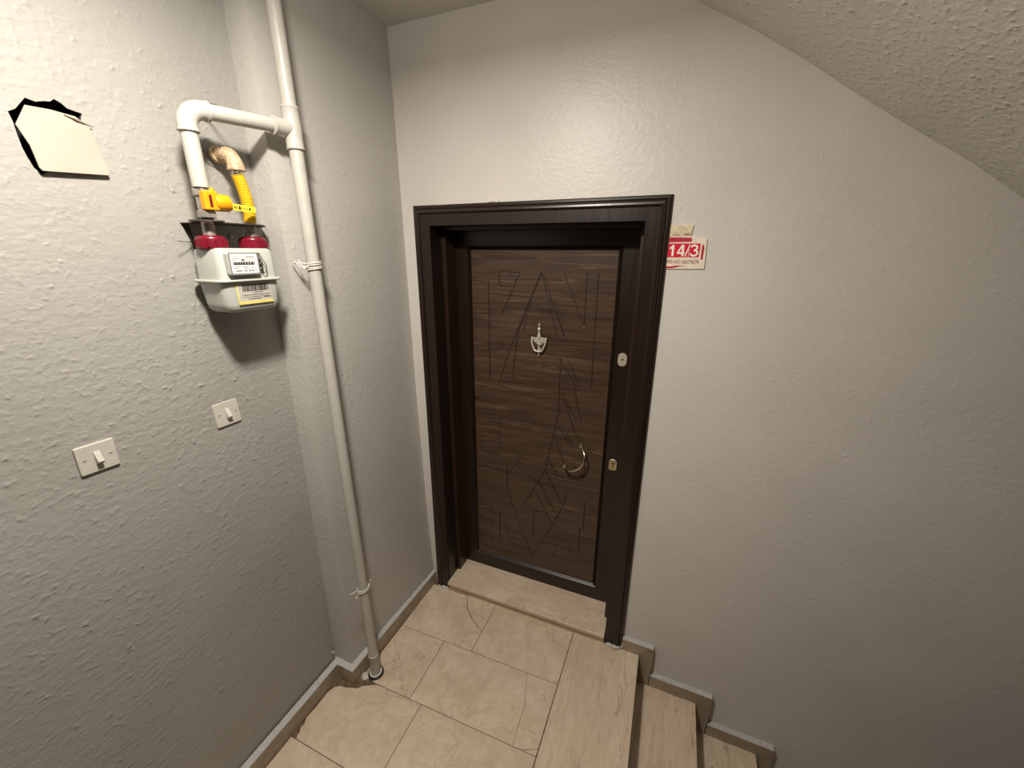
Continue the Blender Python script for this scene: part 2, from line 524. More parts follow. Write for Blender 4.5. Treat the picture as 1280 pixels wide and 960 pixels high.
tile([(J1a + G, r1(J1a) - G), (xk0 - G * .4, r1(xk0) - G), (xk1 - 0.012 - G * .4, -0.43), (xk1 - G * .4, r2(xk1) + G), (J1b + G, r2(J1b) + G)])
tile([(xk0 + G * .4, r1(xk0) - G), (0.898 - G, r1(0.898) - G), (0.8985 - G, -0.572), (0.845, -0.597), (0.815, r2(0.81) + G), (xk1 + G * .4, r2(xk1) + G), (xk1 - 0.012 + G * .4, -0.43)])
tile([(0.8985 - G, -0.574), (0.8985 - G, r2(0.9) + G), (0.818, r2(0.81) + G), (0.846, -0.599)], label='small broken sliver of tile', dz=0.0002)
J3 = 0.3585
tile([(J3 - G, r2(J3) - G), (0.16, r2(0.16) - G), (0.115, -0.620), (0.092, -0.632), (0.060, -0.648), (0.045, -0.668), (0.020, -0.674), (-0.010, -0.686), (-0.036, -0.689), (-0.058, -0.702), (-0.070, -0.732),
      (-0.068, -0.79), (-0.071, -0.85), (-0.060, -0.872), (-0.062, -0.890), (-0.051, -0.902), (-0.052, -0.914), (-0.043, r3(0) + G), (J3 + .004 - G, r3(0) + G)], label='marble tile with a chipped, ragged edge')
tile([(J3 + G, r2(J3) - G), (0.8985 - G, r2(0.9) - G), (0.901 - G, r3(0) + G), (J3 + .004 + G, r3(0) + G)])
for (xa, xb) in ((-0.071, 0.30), (0.30, 0.90)):
    tile([(xa + G, r3(0) - G), (xb - G, r3(0) - G), (xb - G, -1.228), (xa + G, -1.228)])
for (xa, xb) in ((-0.071, 0.36), (0.36, 0.90)):
    for ya in (-1.231, -1.535, -1.839, -2.143, -2.447):
        tile([(xa + G, ya), (xb - G, ya), (xb - G, ya - 0.301), (xa + G, ya - 0.301)])
# landing edge slab with nosing
NX = 1.234
def nose_x(y): return NX - 0.020 * y
bm = bmesh.new()
prism(bm, [(0.8995, 0.022, 0.0), (NX, 0.004, 0.0), (nose_x(-1.3), -1.3, 0.0), (0.904, -1.3, 0.0)], (0, 0, -0.03))
o = new_obj('landing_edge_slab', bm, M['slab'], floor, bevel=0.002, seg=2); o['label'] = 'long veined marble slab along the landing edge'
bm = bmesh.new()
prism(bm, [(0.904, -1.303, 0.0), (nose_x(-1.3), -1.303, 0.0), (nose_x(-2.7), -2.7, 0.0), (0.904, -2.7, 0.0)], (0, 0, -0.03))
new_obj('landing_edge_slab', bm, M['slab'], floor, bevel=0.002, seg=2)

# hairline cracks in the edge slab are its own veins; stairs going down
STEP, RISE = 0.288, 0.179
stairs = sempty('floor_stairs', (1.4, -0.7, -0.179), 'marble stair flight going down along the wall')
for k in range(6):
    x0 = NX + k * STEP; z = -(k + 1) * RISE
    bm = bmesh.new()
    box(bm, x0 - 0.02, x0 - 0.004, -1.3, 0.02, z - 0.002, z + RISE - 0.03)
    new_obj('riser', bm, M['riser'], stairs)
    bm = bmesh.new()
    prism(bm, [(x0 - 0.03, 0.022, z), (x0 + STEP - 0.002, 0.004, z), (x0 + STEP + 0.012, -1.3, z), (x0 - 0.03, -1.3, z)], (0, 0, -0.03))
    new_obj('tread', bm, M['slab'], stairs, bevel=0.002, seg=2)

# ------------------------------------------------------------------ skirtings
T, HS = 0.0265, 0.080
def skirt(name, pts_in, pts_out, z0, z1, label):
    bm = bmesh.new()
    rnd = random.Random(5)
    # subdivide so that the painted top edge is uneven
    def sub(p):
        out = []
        for (x0, y0), (x1, y1) in zip(p, p[1:]):
            m = max(1, int(math.hypot(x1 - x0, y1 - y0) / 0.06))
            out += [(x0 + (x1 - x0) * k / m, y0 + (y1 - y0) * k / m) for k in range(m)]
        return out + [p[-1]]
    A, B = pts_in, pts_out
    rows = []
    m = 14
    for (a0, a1), (b0, b1) in zip(zip(A, A[1:]), zip(B, B[1:])):
        for k in range(m + 1):
            t = k / m
            a = Vector(a0).lerp(Vector(a1), t); b = Vector(b0).lerp(Vector(b1), t)
            j = rnd.uniform(-0.0015, 0.0015)
            dx = (a - b).normalized() * j
            e = rnd.uniform(0.000, 0.006)
            rows.append([bm.verts.new((b.x, b.y, z0)), bm.verts.new((b.x, b.y, z1 - 0.004 - e)), bm.verts.new((b.x + dx.x, b.y + dx.y, z1 - 0.001)),
                         bm.verts.new((a.x, a.y, z1 + 0.0015)), bm.verts.new((a.x, a.y, z0))])
    for r, s in zip(rows, rows[1:]):
        for i in range(4):
            f = bm.faces.new([r[i], s[i], s[i + 1], r[i + 1]])
            f.material_index = 0 if i in (0, 3) else 1
    bm.faces.new(rows[0]); bm.faces.new(list(reversed(rows[-1])))
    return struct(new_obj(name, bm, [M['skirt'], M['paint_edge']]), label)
xi, xo, xc = -0.112, -0.012, 0.014
skirt('baseboard_left', [(XA - 0.004, -2.72), (xi + .008, YS)], [(XA - 0.001 + T, -2.72), (xi + .010 + T, YS - T)], -0.002, HS, 'beige marble skirting with paint-smeared top along the left wall')
skirt('baseboard_return', [(xi, YS), (xo, YS)], [(xi + T, YS - T), (xo + T + .002, YS - T)], -0.002, HS, 'short skirting piece across the wall return')
skirt('baseboard_corner', [(xo, YS), (xc, 0.029)], [(xo + T + .002, YS - T), (xc + T - .008, 0.026)], -0.002, HS, 'skirting behind the riser pipe, up to the door corner')

# stepped skirting beside the stairs, one piece per step
sk = sempty('baseboard_right', (1.15, 0.02, 0), 'stepped beige marble skirting descending beside the stairs')
for k in range(6):
    xs0 = 1.148 if k == 0 else NX + (k - 1) * STEP + 0.060
    xs1 = NX + k * STEP + 0.064
    zt = -k * RISE
    yf, yb = 0.004, 0.0285
    P = [(xs0, yf, zt - 0.002), (xs0, yf, zt + 0.068), (xs1, yf, zt + 0.066), (xs1, yf, zt - RISE - 0.002), (xs1 - 0.07, yf, zt - RISE - 0.002), (xs1 - 0.07, yf, zt - 0.002)]
    bm = bmesh.new()
    prism(bm, P, (0, yb + 0.004 - yf, 0))
    bm.normal_update()
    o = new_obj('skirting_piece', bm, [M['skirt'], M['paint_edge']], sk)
    for p in o.data.polygons:
        if p.normal.z > 0.9: p.material_index = 1

# ------------------------------------------------------------------ door
door = sempty('door_1', (0.6, 0.03, 0.0), 'dark brown apartment door with walnut panel in a moulded casing')
CX0, CX1, CZ = 0.052, 1.144, 2.122
W = 0.085
prof_c = [(0, 0.032), (0, 0.014), (0.004, 0.010), (0.011, 0.008), (0.016, 0.010), (0.020, 0.004), (0.024, -0.001), (0.030, -0.002), (0.034, 0.001), (0.037, 0.007), (0.040, 0.008), (W, 0.008), (W, 0.034)]
def casing(name, path_fn, label=None):
    bm = bmesh.new()
    A = []; B = []
    for wv, y in prof_c:
        a, b = path_fn(wv)
        A.append(bm.verts.new((a[0], y, a[1]))); B.append(bm.verts.new((b[0], y, b[1])))
    for i in range(len(A) - 1):
        bm.faces.new([A[i], B[i], B[i + 1], A[i + 1]])
    bm.faces.new(A); bm.faces.new(list(reversed(B)))
    return new_obj(name, bm, M['wood'], door)
casing('architrave', lambda v: ((CX0 - 0.004 + v, 0.0), (CX0 + v, CZ - v)))
casing('architrave', lambda v: ((CX1 + 0.004 - v, 0.0), (CX1 - v, CZ - v)))
casing('architrave', lambda v: ((CX0 + v, CZ - v), (CX1 - v, CZ - v)))
IX0, IX1, IZ = CX0 + W, CX1 - W, CZ - W
# lining boards then the steel frame with its rebate
bm = bmesh.new(); box(bm, IX0 - 0.03, IX0, 0.012, 0.102, 0.0, IZ + .01); new_obj('jamb', bm, M['jamb'], door)
bm = bmesh.new(); box(bm, IX1, IX1 + 0.03, 0.012, 0.102, 0.0, IZ + .01); new_obj('jamb', bm, M['jamb'], door)
bm = bmesh.new(); box(bm, IX0, IX1, 0.012, 0.102, IZ, IZ + 0.03); new_obj('head_jamb', bm, M['jamb'], door)
bm = bmesh.new()
box(bm, IX0 - 0.03, IX0 + 0.020, 0.102, 0.24, 0.0, IZ + .01)
new_obj('steel_frame', bm, M['frame'], door, bevel=0.002)
bm = bmesh.new(); box(bm, IX1 - 0.020, IX1 + 0.03, 0.102, 0.24, 0.0, IZ + .01)
new_obj('steel_frame', bm, M['frame'], door, bevel=0.002)
bm = bmesh.new(); box(bm, IX0 + 0.02, IX1 - 0.02, 0.102, 0.24, IZ - 0.016, IZ + 0.01)
new_obj('steel_frame', bm, M['frame'], door, bevel=0.002)
for z in (1.52, 1.09, 0.60):
    bm = bmesh.new(); lathe(bm, (IX0 + 0.010, 0.1035, z), (0, -1, 0), [(0, 0.004), (0.0025, 0.0035), (0.003, 0.001)], 10); new_obj('frame_screw', bm, M['nickel_dull'], door, smooth=True)

# leaf: four rails with bevelled inner edge, deep panel between
LY = 0.197
LX0, LX1, LZ0, LZ1 = IX0 + 0.012, IX1 - 0.012, 0.068, IZ - 0.008
PX0, PX1, PZ0, PZ1 = 0.241, 0.944, 0.170, 1.934
bm = bmesh.new()
def ring(x0, x1, z0, z1, y):
    return [bm.verts.new(p) for p in ((x0, y, z0), (x1, y, z0), (x1, y, z1), (x0, y, z1))]
e = 0.020
R = [ring(LX0, LX1, LZ0, LZ1, LY + 0.05), ring(LX0, LX1, LZ0, LZ1, LY), ring(PX0 - e, PX1 + e, PZ0 - e, PZ1 + e, LY), ring(PX0 - e * .8, PX1 + e * .8, PZ0 - e * .8, PZ1 + e * .8, LY + 0.006),
     ring(PX0 - e * .45, PX1 + e * .45, PZ0 - e * .45, PZ1 + e * .45, LY + 0.001), ring(PX0 - .002, PX1 + .002, PZ0 - .002, PZ1 + .002, LY + 0.012)]
for a, b in zip(R, R[1:]):
    for i in range(4):
        bm.faces.new([a[i], a[(i + 1) % 4], b[(i + 1) % 4], b[i]])
leaf = new_obj('door_leaf', bm, M['wood'], door)

# walnut panel with the milled line pattern as real grooves
segs = []
def G_(*pts):
    for a, b in zip(pts, pts[1:]): segs.append((a, b))
G_((.388, 1.767), (.388, 1.838), (.494, 1.830), (.399, 1.626)); G_((.388, 1.767), (.462, 1.766))
G_((.602, 1.838), (.429, 1.42)); G_((.602, 1.828), (.480, 1.546)); G_((.556, 1.718), (.513, 1.548)); G_((.552, 1.710), (.488, 1.546))
G_((.602, 1.838), (.691, 1.532)); G_((.610, 1.826), (.725, 1.55)); G_((.646, 1.722), (.734, 1.520)); G_((.669, 1.72), (.721, 1.60))
G_((.711, 1.832), (.812, 1.604)); G_((.817, 1.834), (.817, 1.606)); G_((.867, 1.834), (.867, 1.30)); 
G_((.703, 1.44), (.778, 1.329)); G_((.71, 1.44), (.712, 1.156)); G_((.75, 1.429), (.81, 1.30))
G_((.330, 1.792), (.330, 1.281))
G_((.712, 1.312), (.710, 1.156), (.652, .820), (.529, .563)); G_((.724, 1.266), (.81, 1.043)); G_((.754, 1.222), (.806, 1.123))
G_((.380, .873), (.380, 1.072), (.713, 1.071)); G_((.428, .792), (.428, .639), (.457, .55), (.585, .233), (.695, .459), (.757, .619), (.778, .71))
G_((.515, .868), (.439, .748)); G_((.696, 1.022), (.784, .795)); G_((.671, .879), (.724, .792)); G_((.647, .819), (.757, .625)); G_((.618, .744), (.735, .531))
G_((.598, .670), (.694, .495)); G_((.570, .756), (.656, .685)); G_((.628, .548), (.590, .548), (.592, .353))
G_((.328, .515), (.328, .213)); G_((.381, .479), (.381, .231)); G_((.404, .435), (.481, .238)); G_((.857, .505), (.859, .326)); G_((.810, .420), (.810, .335)); G_((.875, .672), (.875, .502))
G_((.732, .334), (.702, .247)); G_((.858, .897), (.861, .819), (.784, .892)); G_((.752, 1.063), (.804, .981)); G_((.713, 1.087), (.785, .977))
G_((.429, 1.42), (.380, 1.26)); G_((.488, 1.546), (.455, 1.30)); G_((.778, 1.329), (.830, 1.12))
NXg, NZg = 290, 640
gx = np.linspace(PX0 - .002, PX1 + .002, NXg); gz = np.linspace(PZ0 - .002, PZ1 + .002, NZg)
XX, ZZ = np.meshgrid(gx, gz)
dmin = np.full(XX.shape, 1.0)
for (ax, az), (bx, bz) in segs:
    dx, dz = bx - ax, bz - az
    t = np.clip(((XX - ax) * dx + (ZZ - az) * dz) / (dx * dx + dz * dz), 0, 1)
    dmin = np.minimum(dmin, np.hypot(XX - ax - t * dx, ZZ - az - t * dz))
GW = 0.0036
depth = np.where(dmin < GW, 0.0026 * (1 - (dmin / GW) ** 2), 0.0)
YY = LY + 0.006 + depth
co = np.stack([XX, YY, ZZ], -1).reshape(-1, 3).astype('f')
idx = np.arange(NXg * NZg).reshape(NZg, NXg)
q = np.stack([idx[:-1, :-1], idx[:-1, 1:], idx[1:, 1:], idx[1:, :-1]], -1).reshape(-1, 4)
me = bpy.data.meshes.new('door_panel')
me.vertices.add(len(co)); me.vertices.foreach_set('co', co.ravel())
me.loops.add(q.size); me.loops.foreach_set('vertex_index', q.ravel().astype('i'))
me.polygons.add(len(q)); me.polygons.foreach_set('loop_start', (np.arange(len(q)) * 4).astype('i'))
dq = dmin.ravel()[q].mean(1)
me.materials.append(M['walnut']); me.materials.append(M['groove'])
me.polygons.foreach_set('material_index', (dq < 0.0021).astype('i'))
me.update(calc_edges=True); me.validate()
pan = bpy.data.objects.new('door_panel', me); C.objects.link(pan)
pan.parent = leaf
PY = LY + 0.006      # panel face

def poly_plate(name, outline, origin, u, v, thick, mat, parent, bevel=0.0, smooth=False):
    """outline in (u, v) coordinates about origin; back face at origin, thickness towards u x v"""
    u = Vector(u).normalized(); v = Vector(v).normalized(); nn = u.cross(v)
    bm = bmesh.new()
    prism(bm, [Vector(origin) + u * a + v * b for a, b in outline], nn * thick)
    return new_obj(name, bm, mat, parent, bevel=bevel, smooth=smooth)

DU, DV = (1, 0, 0), (0, 0, 1)          # door wall, facing -y
WU, WV = (0, 1, 0), (0, 0, 1)          # left wall, facing +x

# knocker with spyhole
bm = bmesh.new()
kx, ky = 0.6015, PY - 0.010
lathe(bm, (kx, ky, 1.604), (0, 0, -1), [(0, .002), (.004, .0048), (.012, .0040), (.020, .0042), (.023, .008), (.028, .0095), (.033, .008), (.036, .0042), (.041, .0048), (.06, .0095), (.072, .011), (.080, .007)], 14)
lathe(bm, (kx, PY + 0.0005, 1.517), (0, -1, 0), [(0, .022), (.006, .022), (.010, .017), (.012, .011), (.014, .008), (.014, .001)], 20)
# bowl: half disc with flat top
pts = [(kx + 0.034 * math.cos(a), PY, 1.531 + 0.027 * math.sin(a)) for a in [math.pi * (1 + k / 14) for k in range(15)]]
prism(bm, pts, (0, -0.008, 0))
tube(bm, [(kx - .036, ky, 1.531), (kx + .036, ky, 1.531)], 0.0032, 10)
for sgn in (-1, 1):
    lathe(bm, (kx + sgn * .036, ky, 1.526), (0, 0, 1), [(0, .002), (.003, .005), (.008, .005), (.011, .002)], 12)
tube(bm, smooth_path([(kx - .036, ky - .004, 1.531), (kx - .034, ky - .007, 1.510), (kx - .026, ky - .009, 1.487), (kx - .016, ky - .010, 1.472), (kx, ky - .011, 1.469),
                      (kx + .016, ky - .010, 1.472), (kx + .026, ky - .009, 1.487), (kx + .034, ky - .007, 1.510), (kx + .036, ky - .004, 1.531)], 5), 0.0048, 10)
tube(bm, [(kx, ky, 1.505), (kx, ky, 1.475)], 0.0046, 10)
lathe(bm, (kx, ky, 1.476), (0, 0, -1), [(0, .007), (.004, .007), (.009, .003), (.014, .0045), (.024, .0046), (.034, .002)], 12)
lathe(bm, (kx, PY, 1.478), (0, -1, 0), [(0, .008), (.004, .008), (.006, .004)], 12)
o = new_obj('door_knocker', bm, M['knocker'], leaf, smooth=True); o['label'] = 'small silver lyre-shaped knocker with spyhole'

# bow pull handle
bm = bmesh.new()
path = smooth_path([(.836, PY, .999), (.842, .185, .997), (.858, .165, .985), (.868, .150, .962), (.862, .147, .930), (.842, .147, .900), (.815, .150, .879), (.790, .160, .868), (.768, .178, .864), (.757, PY, .866)], 6)
nrs = len(path)
tube(bm, path, [0.0050 + 0.0022 * math.sin(math.pi * k / (nrs - 1)) for k in range(nrs)], 12)
for p in (path[0], path[-1]):
    lathe(bm, p, (0, -1, 0), [(-.0005, .011), (.004, .011), (.009, .008), (.016, .0068), (.016, .003)], 16)
o = new_obj('pull_handle', bm, M['nickel'], leaf, smooth=True); o['label'] = 'curved silver bow handle'

# lock covers on the stile
o = poly_plate('lock_cover', rrect(.040, .062, .019, 7), (1.000, LY, 1.465), DU, DV, .005, M['plate_cream'], leaf, bevel=.0015); o['label'] = 'pale rounded lock cover with a round hole'
poly_plate('lock_hole', [(0.0045 * math.cos(a), 0.0045 * math.sin(a)) for a in [k * math.pi / 8 for k in range(16)]], (1.001, LY - .0048, 1.466), DU, DV, .0006, M['black'], leaf)
o = poly_plate('key_plate', rrect(.040, .060, .012, 5), (1.000, LY, .930), DU, DV, .005, M['nickel'], leaf, bevel=.0015); o['label'] = 'worn silver key plate with brass cylinder'
bm = bmesh.new()
lathe(bm, (1.000, LY - .004, .938), (0, -1, 0), [(0, .010), (.004, .010), (.004, .001)], 16)
box(bm, .9955, 1.0045, LY - .007, LY - .004, .910, .932)
new_obj('lock_cylinder', bm, M['brass'], leaf, smooth=True)
poly_plate('keyhole', [(-.001, -.005), (.001, -.005), (.001, .005), (-.001, .005)], (1.000, LY - .0079, .938), DU, DV, .0004, M['black'], leaf)

# marble threshold
bm = bmesh.new()
P = [(0.235, .066), (-.010, .066), (-.0145, .0642), (-.017, .060), (-.017, .048), (-.0145, .043), (-.010, .040), (0.0, .039), (0.0, 0.0), (0.235, 0.0)]
prism(bm, [(IX0 + .001, y, z) for y, z in P], (IX1 - IX0 - .002, 0, 0))
struct(new_obj('trim_1', bm, M['threshold'], bevel=.0012), 'raised veined marble threshold with rounded front edge')

def blob(name, pts, origin, u, v, th, mat, parent, seed=1):
    rnd = random.Random(seed)
    u = Vector(u); v = Vector(v); nn = u.cross(v)
    bm = bmesh.new()
    o = Vector(origin)
    a = [bm.verts.new(o + u * p + v * q) for p, q in pts]
    cx_ = sum(p for p, q in pts) / len(pts); cy_ = sum(q for p, q in pts) / len(pts)
    b = [bm.verts.new(o + u * (p * .75 + cx_ * .25) + v * (q * .75 + cy_ * .25) + nn * th * rnd.uniform(.7, 1.1)) for p, q in pts]
    c = bm.verts.new(o + u * cx_ + v * cy_ + nn * th * 1.2)
    k = len(pts)
    for i in range(k):
        bm.faces.new([a[i], a[(i + 1) % k], b[(i + 1) % k], b[i]]); bm.faces.new([b[i], b[(i + 1) % k], c])
    bm.faces.new(a)
    return new_obj(name, bm, mat, parent, smooth=True)
blob('filler_lump', [(-.045, 0), (-.03, .004), (-.012, .006), (0, .012), (.012, .006), (.026, .016), (.032, .004), (.04, .0), (.02, -.001), (-.02, -.001)], (.098, .005, -.001), DU, DV, .012, M['mortar_light'], door, 3)
blob('filler_lump', [(-.040, 0), (-.03, .010), (-.02, .016), (0, .010), (.014, .018), (.03, .012), (.038, .020), (.045, .0), (.02, -.001), (-.02, -.001)], (1.103, .005, -.001), DU, DV, .014, M['mortar_light'], door, 4)
blob('filler_lump', [(-.006, 0), (-.005, .03), (.002, .045), (.006, .03), (.008, .0)], (1.150, .010, .0), DU, DV, .010, M['mortar_light'], door, 6)
blob('paint_chip', [(-.022, 0), (-.012, .004), (0, .003), (.01, .010), (.018, .004), (.03, .003), (.034, -.001), (0, -.002)], (.185, .021, CZ - .002), DU, DV, .009, M['mortar_light'], door, 7)
blob('paint_chip', [(-.03, 0), (-.014, .004), (0, .006), (.012, .004), (.022, .010), (.034, .002), (.03, -.002), (0, -.003)], (.445, .021, CZ), DU, DV, .009, M['mortar_light'], door, 8)

# ------------------------------------------------------------------ door number sign
sg = empty('door_number_sign', (1.2, .02, 1.87), 'red and white number sign reading 14/3 beside the door casing', 'sign')
y0 = yw(1.93) - .0005
bw_ = lambda pts, th, mat, name, off=0.0: poly_plate(name, pts, (0, y0 - off, 0), DU, DV, th, mat, sg)
bw_([(1.1475, 1.870), (1.276, 1.872), (1.272, 1.975), (1.224, 1.983), (1.1475, 1.983)], .0045, M['sign_board'], 'sign_board')
bw_([(1.1475, 1.9625), (1.224, 1.9645), (1.222, 1.978), (1.1475, 1.980)], .0006, M['sign_red_dark'], 'red_band', .0045)
bw_([(1.1475, 1.911), (1.252, 1.912), (1.254, 1.953), (1.2515, 1.9585), (1.1475, 1.9590)], .0006, M['sign_red'], 'red_field', .0045)
bw_([(1.2595, 1.906), (1.2665, 1.903), (1.2670, 1.945), (1.2640, 1.958), (1.2590, 1.950)], .0006, M['sign_red_dark'], 'red_streak', .0045)
bw_([(1.1475, 1.872), (1.168, 1.873), (1.188, 1.878), (1.212, 1.8815), (1.180, 1.8825), (1.160, 1.879), (1.1475, 1.880)], .0006, M['sign_red_dark'], 'red_streak', .0045)

def stroke_glyph(bm, pts, wd, closed=False):
    """one constant-width flat stroke in (x, z)"""
    P = [Vector((a, 0, b)) for a, b in pts]
    L_, R_ = [], []
    for i, p in enumerate(P):
        d = (P[min(i + 1, len(P) - 1)] - P[max(i - 1, 0)]).normalized()
        nrm = Vector((-d.z, 0, d.x)) * wd / 2
        L_.append(p + nrm); R_.append(p - nrm)
    for i in range(len(P) - 1):
        bm.faces.new([bm.verts.new(q) for q in (L_[i], L_[i + 1], R_[i + 1], R_[i])])
def glyph(name, strokes, ox, sx, oz, sz):
    bm = bmesh.new()
    for k, (pts, wd) in enumerate(strokes):
        stroke_glyph(bm, [(ox + a * sx, oz + b * sz) for a, b in pts], wd)
        for v_ in bm.verts:
            if v_.co.y == 0: v_.co.y = y0 - .0056 - .0003 * k
    return new_obj(name, bm, M['white_ink'], sg)
GH = .0385; GZ = 1.9155
glyph('digit_1', [([(.55, 0), (.55, 1.0)], .0070), ([(.05, .66), (.30, .76), (.52, .96)], .0062)], 1.1525, .021, GZ, GH)
glyph('digit_4', [([(.74, 0), (.74, 1.0)], .0070), ([(.0, .27), (1.0, .27)], .0060), ([(.62, .97), (.08, .27)], .0058)], 1.1785, .026, GZ, GH)
glyph('slash', [([(.0, -.02), (1.0, 1.02)], .0038)], 1.2070, .0125, GZ, GH)
arc3 = [(.06, .80), (.16, .93), (.38, .985), (.64, .95), (.80, .84), (.80, .68), (.66, .57), (.40, .53)]
arc3b = [(.40, .53), (.70, .49), (.88, .38), (.88, .20), (.72, .06), (.42, .01), (.16, .06), (.04, .22)]
glyph('digit_3', [(arc3, .0062), (arc3b, .0064)], 1.2235, .0255, GZ + .001, GH - .002)
bw_([(1.2165, 1.913), (1.2185, 1.913), (1.2200, 1.938), (1.2185, 1.938)], .0003, M['white_ink'], 'scratch', .0052)
text_mesh('sign_small_lettering', 'KRS NO:1266774274', (1.1480, y0 - .0045, 1.8895), DU, DV, .0125, M['maroon_ink'], sg, .0007, .106, .003)
ob = empty('old_sign_scrap', (1.185, .02, 1.984), 'torn cream scrap of an older sign above the red number sign', 'sign')
poly_plate('board', [(1.1475, 1.984), (1.2185, 1.984), (1.2225, 2.019), (1.200, 2.020), (1.1475, 2.021)], (0, y0, 0), DU, DV, .0045, M['old_board'], ob)
for a, b, h in ((1.160, 1.166, .003), (1.168, 1.171, .005), (1.174, 1.182, .002), (1.192, 1.194, .006), (1.197, 1.201, .007), (1.2025, 1.206, .007), (1.2075, 1.211, .006)):
    poly_plate('print_mark', [(a, 1.986), (b, 1.986), (b, 1.986 + h), (a, 1.986 + h)], (0, y0 - .0045, 0), DU, DV, .0003, M['maroon_ink'], ob)

# ------------------------------------------------------------------ ivory board over the broken hole
bm = bmesh.new()
pl = [(-1.119, 2.217), (-1.1435, 2.176), (-1.1330, 2.140), (-1.1305, 2.098), (-1.1265, 2.092), (-1.0120, 2.100), (-1.0085, 2.104), (-1.0200, 2.196), (-1.040, 2.216), (-1.08, 2.219)]
def px_(z): return XA + 0.002 + 0.009 * (2.222 - z) / 0.13
bot = [bm.verts.new((px_(z), y, z)) for y, z in pl]
top = [bm.verts.new((px_(z) + .0035, y, z)) for y, z in pl]
bm.faces.new(bot); bm.faces.new(top)
for i in range(len(pl)):
    bm.faces.new([bot[i], bot[(i + 1) % len(pl)], top[(i + 1) % len(pl)], top[i]])
o = tag(new_obj('cover_board', bm, M['card'], bevel=.0010), 'ivory board with cut corners covering a broken hole, upper left wall', 'board')
# dried plaster ridge where the board meets the wall
bm = bmesh.new()
rp = [(XA + .0035, -1.060, 2.214), (XA + .004, -1.050, 2.2105), (XA + .0045, -1.041, 2.2075), (XA + .004, -1.033, 2.2055), (XA + .004, -1.024, 2.203), (XA + .003, -1.014, 2.201)]
tube(bm, [Vector(p) + Vector((.004, 0, 0)) for p in rp], [.0008, .0012, .0026, .0018, .0014, .0007], 8)
new_obj('crack_ridge', bm, M['mortar'], o, smooth=True)

# ------------------------------------------------------------------ light switches
def light_switch(cy_, cz_, wd, hg, rotx, tilt, label):
    r = empty('light_switch', (XA, cy_, cz_), label, 'switch')
    def T_(y, z, x=0.0):
        c, s_ = math.cos(rotx), math.sin(rotx)
        return Vector((XA + x + tilt * (z + hg / 2), cy_ + y * c - z * s_, cz_ + y * s_ + z * c))
    def plate(name, out, x0, x1, mat, bevel):
        bm = bmesh.new()
        a = [bm.verts.new(T_(y, z, x0)) for y, z in out]; b = [bm.verts.new(T_(y, z, x1)) for y, z in out]
        bm.faces.new(a); bm.faces.new(b)
        for i in range(len(out)):
            bm.faces.new([a[i], a[(i + 1) % len(out)], b[(i + 1) % len(out)], b[i]])
        return new_obj(name, bm, mat, r, bevel=bevel)
    plate('face_plate', rrect(wd, hg, .004), -.001, .007, M['switch'], .0022)
    plate('rocker_surround', rrect(.016, .036, .001, 2), .0068, .0076, M['switch'], .0003)
    bm = bmesh.new()
    w2 = .0062
    P = [(-.016, .007), (.016, .007), (.016, .0085), (-.009, .0205), (-.0145, .0175)]
    a = [bm.verts.new(T_(-w2, z, x)) for z, x in P]; b = [bm.verts.new(T_(w2, z, x)) for z, x in P]
    bm.faces.new(a); bm.faces.new(b)
    for i in range(5):
        bm.faces.new([a[i], a[(i + 1) % 5], b[(i + 1) % 5], b[i]])
    new_obj('rocker', bm, M['switch'], r, bevel=.0008)
    for s_ in (-1, 1):
        bm = bmesh.new()
        lathe(bm, T_(s_ * wd * .33, 0, .0066), (1, 0, 0), [(0, .0042), (.0010, .0040), (.0012, .001)], 12)
        new_obj('screw_cap', bm, M['switch'], r, smooth=True)
        bm = bmesh.new()
        p = T_(s_ * wd * .33, .001, .0080)
        box(bm, p.x - .0006, p.x, p.y - .0035, p.y + .0035, p.z - .0008, p.z + .0008)
        new_obj('screw_slot', bm, M['ink'], r)
    return r
light_switch(-1.194, 1.4365, .077, .074, -.02, 0.0, 'white rocker switch lower left, farther from the gas meter')
light_switch(-.868, 1.4320, .0775, .078, .0, -.05, 'white rocker switch straight below the gas meter')

# ------------------------------------------------------------------ gas piping
gp = empty('gas_riser_pipe', (.075, -.575, 0), 'white painted gas pipe running floor to ceiling, with side branch to the meter', 'pipe')
def riser_at(z):
    t = max(0, min(1, z / 2.6)); return Vector((.077 - .025 * t, -.577 - .007 * t, z))
PR = .0207
bm = bmesh.new(); tube(bm, [riser_at(z) for z in (-.02, .4, .8, 1.2, 1.6, 2.0, 2.4)] + [Vector((.052, -.584, 2.60)), Vector((.051, -.584, 2.80))], PR, 24); new_obj('riser_tube', bm, M['pipe'], gp, smooth=True)
bm = bmesh.new(); lathe(bm, riser_at(.0), riser_at(.12) - riser_at(0), [(0, PR + .0015), (.118, PR + .0015), (.121, PR + .003), (.125, PR + .0025), (.127, PR)], 24); new_obj('collar', bm, M['pipe'], gp, smooth=True)
tz = 2.284
bm = bmesh.new()
a = riser_at(tz - .058); ax = riser_at(tz + .058) - a
lathe(bm, a, ax, [(0, PR), (.0, PR + .005), (.004, PR + .006), (.008, PR + .004), (.03, PR + .004), (.058, PR + .0055), (.088, PR + .004), (.108, PR + .004), (.112, PR + .006), (.116, PR + .005), (.116, PR)], 24)
c0 = riser_at(tz); LP = Vector((.010, -.865, 2.268))
hd = (Vector((LP.x, LP.y, tz - .012)) - c0).normalized()
lathe(bm, c0, hd, [(0, PR + .002), (.056, PR + .002), (.058, PR + .005), (.064, PR + .005), (.066, PR - .002)], 24)
new_obj('tee_fitting', bm, M['pipe'], gp, smooth=True)
HR = .0192
ecorner = Vector((LP.x, LP.y, 2.270))
hd = (ecorner - c0).normalized()
